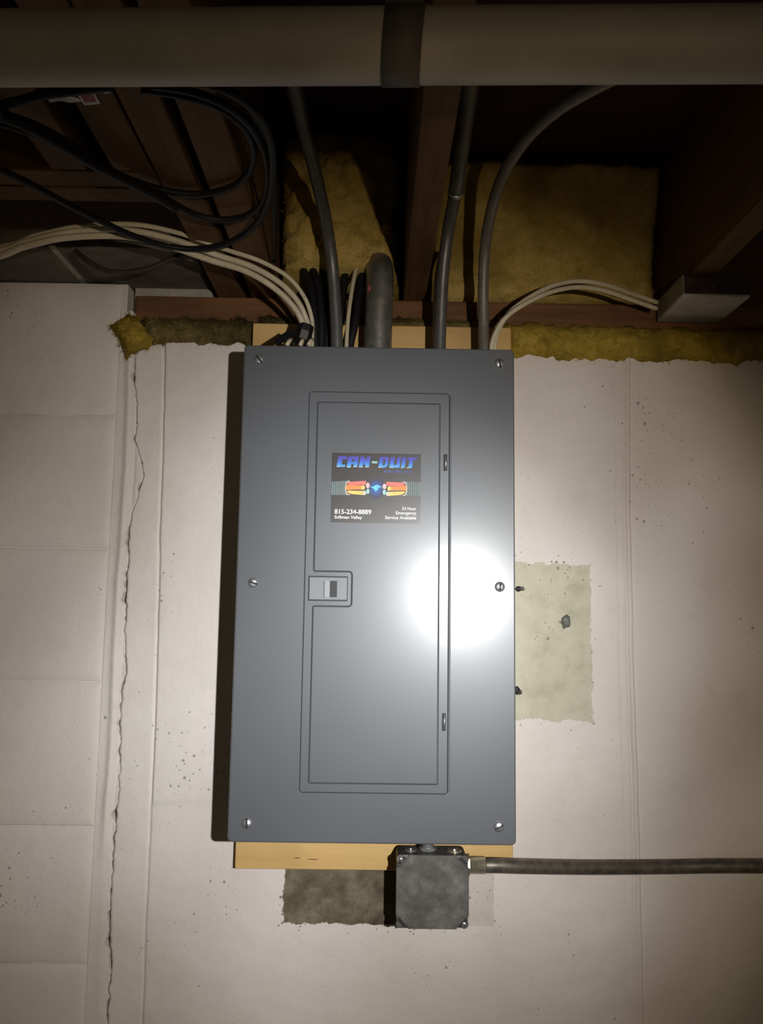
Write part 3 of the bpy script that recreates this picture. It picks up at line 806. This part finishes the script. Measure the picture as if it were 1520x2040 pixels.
for side in (-1, 1):
    fx = (lambda v: v) if side < 0 else (lambda v: 1507 - v)
    fy = 0 if side < 0 else 16
    e = lambda a, b, c, d: ell(fx(a), b + fy, c, d)
    q = lambda pts: [cu(fx(a), b + fy) for a, b in pts]
    edge_x = 82
    cb = flat('conduit_print', [q([(edge_x, 540), (290, 530), (345, 527), (345, 745), (290, 742), (edge_x, 738)])], 'print_steel', 1)
    flat('conduit_rib', [q([(xx, 538), (xx + 13, 537), (xx + 13 + 9 * 1, 640), (xx + 13, 742), (xx, 742), (xx + 9, 640)]) for xx in range(100, 285, 32)], 'print_steel_dark', 2, cb)
    flat('conduit_mouth', [e(335, 636, 52, 110)], 'print_cream', 2)
    flat('conduit_mouth_shade', [e(342, 636, 44, 98)], 'print_brown', 3)
    w = flat('wire_print', [q([(330, 545), (600, 530), (600, 590), (330, 600)])], 'print_red', 4)
    flat('wire_end', [e(628, 600, 28, 42)], 'print_pink', 5, w)
    w = flat('wire_print', [q([(295, 596), (560, 600), (560, 662), (295, 662)])], 'print_orange', 5)
    flat('wire_end', [e(557, 632, 27, 34)], 'print_yellow', 6, w)
    w = flat('wire_print', [q([(318, 676), (585, 684), (585, 745), (390, 730), (325, 705)])], 'print_yellow', 4)
    flat('wire_end', [e(580, 712, 26, 33)], 'print_cream', 6, w)
    flat('wire_end', [e(630, 688, 24, 40)], 'print_mint', 3, w)

# ================================================================== anchors left in the bare patch
def lump(name, px, py, rx, rz, depth, mat, seed, parent, Y=WALL):
    c = at(px, py, Y); bm = bmesh.new(); bmesh.ops.create_icosphere(bm, subdivisions=3, radius=1.0)
    for v in bm.verts:
        k = 1 + 0.25 * fractal(v.co * 1.7 + Vector((seed, 0, 0)), 0.8, 3)
        v.co = Vector((c.x + v.co.x * rx * k, c.y + v.co.y * depth * k, c.z + v.co.z * rz * k))
    return bm_obj(name, bm, mat, parent, True)
lump('anchor_plug', 1127, 1238, 0.0078, 0.0098, 0.004, 'plug', 3, wb)
lump('anchor_hole', 1033, 1173, 0.0052, 0.0042, 0.0028, 'slot_black', 5, wb)
lump('anchor_plug', 1040, 1173, 0.0042, 0.0034, 0.005, 'plug', 6, wb)
lump('anchor_hole', 1030, 1375, 0.0048, 0.0065, 0.0028, 'slot_black', 8, wb)
lump('anchor_plug', 1036, 1379, 0.0032, 0.0042, 0.005, 'emt_dark', 9, wb)

# ================================================================== junction box below the panel
ja, jb = at(790, 1703, 1.2), at(934, 1852, 1.2)
jx0, jx1, jz1, jz0 = ja.x, jb.x, ja.z, jb.z
JYF, JYB = 1.2, 1.252
jbx = thing('junction_box', 'square dark mottled steel junction box hanging below the panel', 'junction box', ((jx0 + jx1) / 2, 1.225, jz0))
Vv, Ff = rings_mesh([(rrect(jx0 + 0.001, jx1 - 0.001, jz0 + 0.001, jz1 - 0.001, 0.008), JYB), (rrect(jx0 + 0.001, jx1 - 0.001, jz0 + 0.001, jz1 - 0.001, 0.008), JYF + 0.0035),
                     (rrect(jx0 + 0.003, jx1 - 0.003, jz0 + 0.003, jz1 - 0.003, 0.007), JYF + 0.0025)], True, True)
fix(mesh_obj('box_body', Vv, Ff, 'boxsteel', jbx))
# cover plate with slotted corners
c = 0.0150
def corner(sx, sz):
    X = jx1 if sx > 0 else jx0; Z = jz1 if sz > 0 else jz0
    return [(X, Z - sz * (c + 0.002)), (X - sx * 0.0035, Z - sz * (c + 0.001)), (X - sx * (c + 0.001), Z - sz * 0.0035), (X - sx * (c + 0.002), Z)]
pl = corner(1, 1) + corner(-1, 1)[::-1] + corner(-1, -1) + corner(1, -1)[::-1]
Vv, Ff = rings_mesh([(pl, JYF + 0.002), (pl, JYF + 0.0003), (offset(pl, 0.0004), JYF)], True, True)
fix(mesh_obj('cover_plate', Vv, Ff, 'boxsteel', jbx))
for sx, sz in ((1, 1), (-1, 1), (-1, -1), (1, -1)):
    X = (jx1 if sx > 0 else jx0) - sx * 0.0062; Z = (jz1 if sz > 0 else jz0) - sz * 0.0062
    V_, F_ = tube_geo([Vector((X, JYF + 0.003, Z)), Vector((X, JYF + 0.0018, Z))], 0.006, 16)
    ear = mesh_obj('corner_ear', V_, F_, 'boxsteel', jbx)
    d = Vector((sx, 0, -sz)).normalized()
    cc = Vector((X, 0, Z)); cc = cc - Vector((sx, 0, sz)) * 0.0016; p1, p2 = cc - d * 0.0062, cc + d * 0.0062; nn = Vector((d.z, 0, -d.x)) * 0.0020
    mesh_obj('corner_slot', [(p.x, JYF + 0.0016, p.z) for p in (p1 - nn, p2 - nn, p2 + nn, p1 + nn)], [(0, 1, 2, 3)], 'slot_black', ear)
for (sx, sz) in ((-1, 1), (1, -1)):
    X = (jx1 if sx > 0 else jx0) - sx * 0.0066; Z = (jz1 if sz > 0 else jz0) - sz * 0.0066
    screw('box_screw', X, JYF + 0.001, Z, 0.0036, 0.8 * sx, jbx)
# knockouts on the box's upper side and the nipple up into the panel
for (px, r_, m_) in ((818, 0.0085, 'galv'), (905, 0.0105, 'brass')):
    x = at(px, 1690, 1.226).x
    V_, F_ = tube_geo([Vector((x, 1.226, jz1 - 0.001)), Vector((x, 1.226, jz1 + 0.0012))], r_, 20); ko = mesh_obj('knockout', V_, F_, m_, jbx)
    V_, F_ = tube_geo([Vector((x, 1.226, jz1 + 0.0012)), Vector((x, 1.226, jz1 + 0.0022))], r_ * 0.35, 12); mesh_obj('knockout_tab', V_, F_, 'chrome', ko)
xn = at(852, 1692, 1.226).x
V_, F_ = tube_geo([Vector((xn, 1.226, jz1 - 0.003)), Vector((xn, 1.226, Z0 + 0.012))], 0.0085, 18); nip = mesh_obj('nipple', V_, F_, 'chrome', jbx, True)
for zz in (jz1 + 0.0005, Z0 + 0.004):
    V_, F_ = tube_geo([Vector((xn, 1.226, zz)), Vector((xn, 1.226, zz + 0.004))], 0.0125, 8); mesh_obj('locknut', V_, F_, 'chrome', nip)

# conduit leaving the box to the right
cz_ = at(950, 1724, 1.222)
cond = thing('conduit', 'weathered steel conduit running right along the wall from the junction box', 'conduit', (jx1 + 0.01, 1.222, cz_.z))
e0 = at(1050, 1725.5, 1.232); e1 = at(1180, 1727.5, 1.262); e2 = at(1330, 1726.5, WALL - 0.0125); e3 = at(1520, 1725, WALL - 0.0125)
path = [Vector((jx1 + 0.024, 1.222, cz_.z + 0.0004)), Vector((jx1 + 0.05, 1.224, cz_.z)), e0, e1, e2, e3, e3 + Vector((0.5, 0, 0.001))]
tube('pipe', path, 0.0108, 'emt_dark', cond, 18)
ft = thing  # fitting
V_, F_ = tube_geo([Vector((jx1 - 0.004, 1.222, cz_.z + 0.0005)), Vector((jx1 + 0.002, 1.222, cz_.z + 0.0005)), Vector((jx1 + 0.0022, 1.222, cz_.z + 0.0005)), Vector((jx1 + 0.0245, 1.222, cz_.z + 0.0005)), Vector((jx1 + 0.0255, 1.222, cz_.z + 0.0005))],
                 [0.0132, 0.0132, 0.0118, 0.0122, 0.0112], 18)
cn = mesh_obj('connector', V_, F_, 'brass', cond, True)
V_, F_ = tube_geo([Vector((jx1 - 0.001, 1.222, cz_.z + 0.0005)), Vector((jx1 + 0.0025, 1.222, cz_.z + 0.0005))], 0.0158, 8)
mesh_obj('locknut', V_, F_, 'brass', cn)

# ================================================================== conduits and cables above the panel
PT = Z1                                    # panel top
def conduit(name, pts, r, mat, label, nut=True, parent=None):
    o = thing(name, label, 'conduit', pts[0], 'grey conduits rising from the panel')
    tube('pipe', pts, r, mat, o, 16, True, 10)
    if nut:
        V_, F_ = tube_geo([pts[0] + Vector((0, 0, 0.006)), pts[0] + Vector((0, 0, 0.0145))], r * 1.28, 14)
        cn = mesh_obj('connector', V_, F_, 'galv', o)
        screw('set_screw', pts[0].x, pts[0].y - r * 1.22, pts[0].z + 0.012, 0.0028, 0.6, cn) if False else None
    return o
def drop(p_): return [Vector((p_[0].x, p_[0].y, PT - 0.010))] + p_
conduit('conduit', drop(px_path([(671, 685, 1.205), (668, 610, 1.20), (661, 520, 1.185), (647, 430, 1.14), (627, 340, 1.06), (605, 255, 0.96), (586, 170, 0.84), (566, 90, 0.70)])), 0.0092, 'emt',
        'leftmost grey conduit rising from the panel past the rumpled insulation')
lower = drop(px_path([(876, 690, 1.205), (878, 630, 1.20), (883, 540, 1.185), (893, 460, 1.16), (908, 380, 1.11)]))
upper = px_path([(908, 382, 1.11), (916, 325, 1.06), (926, 250, 0.97), (936, 172, 0.86), (944, 80, 0.70)])
c2 = conduit('conduit', lower, 0.0092, 'emt', 'grey conduit with a shiny coupling beside the middle joist')
tube('upper_pipe', upper, 0.0106, 'emt', c2, 16, True, 10)
dd = (upper[1] - upper[0]).normalized()
V_, F_ = tube_geo([upper[0] - dd * 0.006, upper[0] - dd * 0.0045, upper[0] + dd * 0.001, upper[0] + dd * 0.0022], [0.0098, 0.0112, 0.0116, 0.0100], 18)
mesh_obj('coupling_ring', V_, F_, 'chrome', c2, True)
conduit('flexible_conduit', drop(px_path([(964, 693, 1.215), (963, 640, 1.215), (963, 560, 1.20), (968, 480, 1.17), (984, 400, 1.11), (1012, 330, 1.03), (1055, 268, 0.95), (1110, 218, 0.88), (1175, 178, 0.82), (1260, 135, 0.75)])), 0.0082, 'emt_flex',
        'thin grey flexible conduit curving up and away to the right', nut=False)
# large galvanised riser with an elbow back into the bay
rb = at(753, 690, 1.225); rtp = at(757, 560, 1.225)
rise = [Vector((rb.x, 1.225, PT - 0.01)), Vector((rb.x, 1.225, PT + 0.04)), Vector((rtp.x, 1.225, rtp.z)), Vector((rtp.x - 0.001, 1.232, rtp.z + 0.022)), Vector((rtp.x - 0.003, 1.25, rtp.z + 0.037)), Vector((rtp.x - 0.005, 1.275, rtp.z + 0.044)), Vector((rtp.x - 0.006, 1.32, rtp.z + 0.046))]
rg = thing('service_conduit', 'thick galvanised service conduit bending back into the wall behind the panel top', 'conduit', rise[0])
tube('pipe', rise, 0.0212, 'galv', rg, 24, True, 10)
dotc = at(737, 574, 1.204)
lump('red_mark', 737, 574, 0.0042, 0.0052, 0.0012, 'red_tag', 4, rg, 1.2095)

# white cables: left bundle of three
offs = ((0, 0, 0.0, 0.0042), (17, -11, 0.012, 0.0033), (-10, 12, -0.007, 0.0044))
lb = [(616, 672, 1.20), (611, 640, 1.19), (592, 600, 1.18), (555, 562, 1.16), (500, 530, 1.135), (430, 506, 1.105), (345, 476, 1.075), (250, 458, 1.055), (140, 463, 1.045), (60, 480, 1.045), (-60, 508, 1.05)]
names = ('middle white cable of the bundle arcing left from the panel', 'upper white cable of the bundle arcing left from the panel', 'lower white cable of the bundle arcing left from the panel')
for (ox, oy, oY, rad_), nm in zip(offs, names):
    pts = []
    for i, (x, y, Y) in enumerate(lb):
        k = 0.35 + 0.65 * min(1, i / 3.0)
        if oy > 0: wob = 3 * math.sin(i * 1.3)
        else: wob = -2 * math.sin(i * 0.9)
        pts.append(at(x + ox * k, y + oy * k + wob * 0.6, Y + oY))
    pts = [Vector((pts[0].x, pts[0].y, PT - 0.01))] + pts + [pts[-1] + Vector((-0.30, 0.005, -0.018)), pts[-1] + Vector((-0.75, 0.0, -0.008))]
    tag(tube('cable', pts, rad_, 'romex', None, 10, True, 10, 1.0), nm, 'cable', 'white cables leaving the panel')
# white cables to the right
rbp = [(979, 692, 1.202), (988, 660, 1.20), (1010, 628, 1.20), (1050, 600, 1.20), (1100, 578, 1.205), (1150, 569, 1.215), (1200, 575, 1.225), (1255, 593, 1.235), (1309, 612, 1.245)]
for (ox, oy, oY, nm) in ((0, 3, 0, 'lower white cable arching right to the small white box'), (6, -9, 0.010, 'upper white cable arching right to the small white box')):
    pts = [at(x + ox * (1 if i < 4 else 0.2), y + oy * min(1, 0.2 + i / 4.0), Y + oY) for i, (x, y, Y) in enumerate(rbp)]
    pts = [Vector((pts[0].x, pts[0].y, PT - 0.01))] + pts
    tag(tube('cable', pts, 0.0036, 'romex', None, 10, True, 10), nm, 'cable', 'white cables leaving the panel')
pts = px_path([(690, 690, 1.215), (693, 640, 1.215), (699, 590, 1.22), (707, 545, 1.235), (716, 508, 1.26), (722, 490, 1.29)])
tag(tube('cable', [Vector((pts[0].x, pts[0].y, PT - 0.01))] + pts, 0.0032, 'romex', None, 10), 'white cable rising beside the thick galvanised conduit', 'cable', 'white cables leaving the panel')
pts = px_path([(864, 692, 1.235), (866, 640, 1.235), (866, 590, 1.24), (870, 548, 1.25), (878, 500, 1.275)])
tag(tube('cable', [Vector((pts[0].x, pts[0].y, PT - 0.01))] + pts, 0.0030, 'romex', None, 10), 'white cable peeking out behind the conduit with the coupling', 'cable', 'white cables leaving the panel')
# black cables bunched behind the leftmost conduit
bl = [([(628, 690, 1.225), (626, 630, 1.225), (618, 570, 1.235), (604, 538, 1.255)], 'black cable next to the white bundle above the panel'),
      ([(640, 690, 1.230), (640, 630, 1.230), (634, 575, 1.24), (622, 533, 1.255)], 'black cable second from the white bundle above the panel'),
      ([(651, 690, 1.235), (655, 630, 1.235), (650, 570, 1.25), (640, 528, 1.255)], 'black cable just left of the leftmost conduit'),
      ([(662, 690, 1.24), (678, 640, 1.24), (684, 580, 1.25), (690, 530, 1.265), (702, 508, 1.29)], 'black cable just right of the leftmost conduit'),
      ([(697, 690, 1.235), (708, 640, 1.235), (716, 580, 1.245), (726, 525, 1.262), (736, 500, 1.29)], 'black cable between the thin white cable and galvanised conduit')]
for pp, nm in bl:
    pts = px_path(pp)
    pts += [pts[-1] + Vector((-0.004, 0.035, 0.016)), pts[-1] + Vector((-0.008, 0.085, 0.022))]
    tag(tube('black_cable', [Vector((pts[0].x, pts[0].y, PT - 0.01))] + pts, 0.0062, 'black_cable', None, 10), nm, 'cable', 'black cables entering the panel top')
# taped clump at the panel top
tp = at(600, 668, 1.185)
tw = thing('tape_wrap', 'black taped cable clamp where the white bundle enters the panel', 'tape', (tp.x, 1.19, PT))
V_, F_ = tube_geo([at(600, 684, 1.195), at(603, 672, 1.19), at(606, 660, 1.188), at(609, 648, 1.188)], [0.0128, 0.0132, 0.0130, 0.0126], 7)
mesh_obj('wrap', V_, F_, 'black_tape', tw)
a_, b_, c_, d_ = at(545, 677, 1.16), at(578, 655, 1.175), at(592, 664, 1.175), at(553, 687, 1.16)
yo = Vector((0, 0.006, 0.001))
mesh_obj('loose_end', [a_, b_, c_, d_, a_ + yo, b_ + yo, c_ + yo, d_ + yo], [(0, 1, 2, 3), (7, 6, 5, 4), (0, 4, 5, 1), (1, 5, 6, 2), (2, 6, 7, 3), (3, 7, 4, 0)], 'black_tape', tw)
for k, (xa, xb) in enumerate(((571, 580), (583, 592), (598, 604), (614, 622))):
    p1, p2 = at(xa, 688, 1.17), at(xb, 676, 1.18)
    V_, F_ = tube_geo([p1, (p1 + p2) / 2 + Vector((0, 0, 0.001)), p2], 0.0032, 8); mesh_obj('cable_stub', V_, F_, 'romex' if k != 1 else 'black_tape', tw, True)

# ------------------------------------------------------------------ coil of black cable under the left joists
coil = thing('cable_coil', 'loose coil of black cable hanging under the joists at upper left', 'cable', atz(440, 490, JOIST - 0.02))
def strand(pts, r=0.0042, mat='black_cable'):
    P_ = [atz(x, y, JOIST - d) for x, y, d in pts]
    if pts[0][0] < 0:
        e_ = P_[0] - P_[1]; P_ = [P_[0] + Vector((-0.8, e_.y * 0.5 + 0.06, -0.01)), P_[0] + Vector((-0.25, e_.y * 0.6 + 0.01, -0.004))] + P_
    tube('loop', P_, r, mat, coil, 10, True, 10)
strand([(-60, 318, 0.03), (0, 338, 0.03), (70, 372, 0.03), (140, 410, 0.028), (200, 440, 0.026), (260, 468, 0.024), (320, 487, 0.022), (375, 496, 0.022), (430, 491, 0.022), (480, 472, 0.022), (515, 440, 0.022), (536, 395, 0.022), (543, 340, 0.022), (540, 290, 0.022), (522, 240, 0.024), (490, 205, 0.026), (450, 180, 0.028), (400, 165, 0.03)])
strand([(-60, 205, 0.028), (0, 226, 0.028), (60, 246, 0.028), (120, 275, 0.026), (180, 312, 0.024), (240, 350, 0.02), (300, 380, 0.016), (345, 405, 0.014), (390, 428, 0.014), (440, 438, 0.014), (490, 430, 0.014), (522, 405, 0.014), (533, 360, 0.014), (528, 310, 0.014), (508, 265, 0.014), (475, 228, 0.016), (430, 200, 0.018), (370, 180, 0.02), (300, 170, 0.02)])
strand([(-60, 238, 0.02), (0, 245, 0.02), (70, 268, 0.02), (140, 300, 0.018), (210, 336, 0.014), (270, 362, 0.010), (330, 380, 0.008), (390, 387, 0.008), (440, 380, 0.008), (478, 363, 0.008), (500, 335, 0.008), (505, 300, 0.008), (492, 262, 0.009), (460, 230, 0.010), (415, 205, 0.012), (350, 188, 0.014), (280, 178, 0.016)])
strand([(-60, 222, 0.034), (0, 232, 0.034), (60, 256, 0.034), (120, 290, 0.034), (180, 325, 0.032), (240, 356, 0.03), (300, 386, 0.026), (350, 415, 0.024)], 0.0050)
strand([(-60, 212, 0.024), (20, 205, 0.024), (80, 190, 0.024), (140, 182, 0.026), (220, 172, 0.03)], 0.0046)
strand([(546, 520, 0.0), (547, 440, 0.004), (546, 370, 0.006), (538, 310, 0.008), (520, 255, 0.01), (490, 200, 0.014)], 0.0036)
hl = thing('hanging_cable', 'dark sagging cable loop in front of the bare blocks at left', 'cable', at(240, 540, 1.15))
tube('loop', px_path([(150, 500, 1.14), (175, 520, 1.14), (215, 540, 1.14), (255, 542, 1.14), (300, 534, 1.14), (345, 514, 1.14), (385, 500, 1.13)]), 0.0038, 'old_cable', hl, 10)

# ------------------------------------------------------------------ drain pipe under the joists
pl_, pr_ = atz(0, 97, H + 0.437), atz(1520, 88, H + 0.437)
pd = (pr_ - pl_).normalized()
dp = thing('drain_pipe', 'dusty off-white pipe crossing the whole picture under the joists', 'pipe', pl_)
tube('pipe', [pl_ - pd * 0.9, pl_, pl_ + (pr_ - pl_) * 0.5, pr_, pr_ + pd * 0.9], 0.0276, 'pvc', dp, 40, False)
sc = pl_ + (pr_ - pl_) * (815 / 1520.0)
hs = thing('pipe_strap', 'dark strap looped around the off-white pipe below the middle joist', 'strap', (sc.x, sc.y, sc.z))
up_v = Vector((0, 0, 1)); side = pd.cross(up_v).normalized(); upv = side.cross(pd).normalized()
V_, F_ = [], []
NSG = 36
for k in range(NSG):
    a = 2 * math.pi * k / NSG
    for rr in (0.0279, 0.0290):
        for s in (-1, 1):
            V_.append(sc + pd * (s * 0.0150 + 0.0025 * math.sin(a)) + side * math.cos(a) * rr + upv * math.sin(a) * rr)
for k in range(NSG):
    b, n2 = k * 4, ((k + 1) % NSG) * 4
    for i, j in ((0, 1), (1, 3), (3, 2), (2, 0)):
        F_.append((b + i, b + j, n2 + j, n2 + i))
fix(mesh_obj('band', V_, F_, 'strap', hs, True))
box('tail', sc.x - 0.015, sc.x + 0.015, sc.y - 0.0012, sc.y + 0.0012, sc.z + 0.0285, JOIST + 0.06, 'strap', hs)

# ------------------------------------------------------------------ small box at the right where the white cables end
wx0, wx1, wy0, wy1, wz0, wz1 = 0.455, 0.556, 1.180, 1.292, H + 0.4676, H + 0.5005
wbx = thing('shallow_box', 'small flat steel box with white painted underside under the right joist', 'box', ((wx0 + wx1) / 2, 1.235, wz0))
box('underside', wx0, wx1, wy0, wy1, wz0, wz0 + 0.004, 'white_box', wbx, 0.0008, 1)
box('side_plate', wx0, wx0 + 0.003, wy0, wy1, wz0 + 0.0035, wz1, 'green_steel', wbx, 0.0005, 1)
box('body', wx0 + 0.003, wx1 - 0.002, wy0 + 0.001, wy1, wz0 + 0.0035, wz1 - 0.001, 'rust', wbx, 0.0008, 1)
for (u, v_) in ((0.12, 0.85), (0.45, 0.4), (0.8, 0.7), (0.93, 0.25)):
    V_, F_ = tube_geo([Vector((wx0 + u * 0.1, wy0 + 0.002, wz0 + 0.004 + v_ * 0.024)), Vector((wx0 + u * 0.1, wy0 - 0.0006, wz0 + 0.004 + v_ * 0.024))], 0.0014, 8)
    mesh_obj('rivet', V_, F_, 'galv', wbx)

# ------------------------------------------------------------------ red tag stapled under the short joist
tg = thing('hanging_tag', 'dull red tag with white border fixed under the short joist behind the pipe', 'tag', (-0.287, 0.75, JOIST - 0.003))
tz = JOIST - 0.0012
fr = [atz(140, 165, tz), atz(168, 209, tz), atz(200, 206, tz), atz(178, 165, tz)]
cen = sum(fr, Vector()) / 4
def slab(name, pts, dz, th, mat):
    n = len(pts)
    V_ = [p_ - Vector((0, 0, dz)) for p_ in pts] + [p_ - Vector((0, 0, dz + th)) for p_ in pts]
    return mesh_obj(name, V_, [tuple(range(n)), tuple(range(n, 2 * n))[::-1]] + [(k, n + k, n + (k + 1) % n, (k + 1) % n) for k in range(n)], mat, tg)
slab('border', fr, 0, 0.0006, 'paper')
slab('print', [cen + (p_ - cen) * 0.74 for p_ in fr], 0.0006, 0.0003, 'red_tag')
slab('torn_corner', [atz(x, y, JOIST - 0.0015) for x, y in ((90, 190), (118, 187), (155, 194), (162, 201), (140, 204), (122, 200), (100, 203))], 0, 0.0006, 'paper')
slab('torn_corner', [atz(x, y, JOIST - 0.0015) for x, y in ((188, 172), (205, 176), (224, 182), (212, 186), (196, 182))], 0, 0.0006, 'paper')
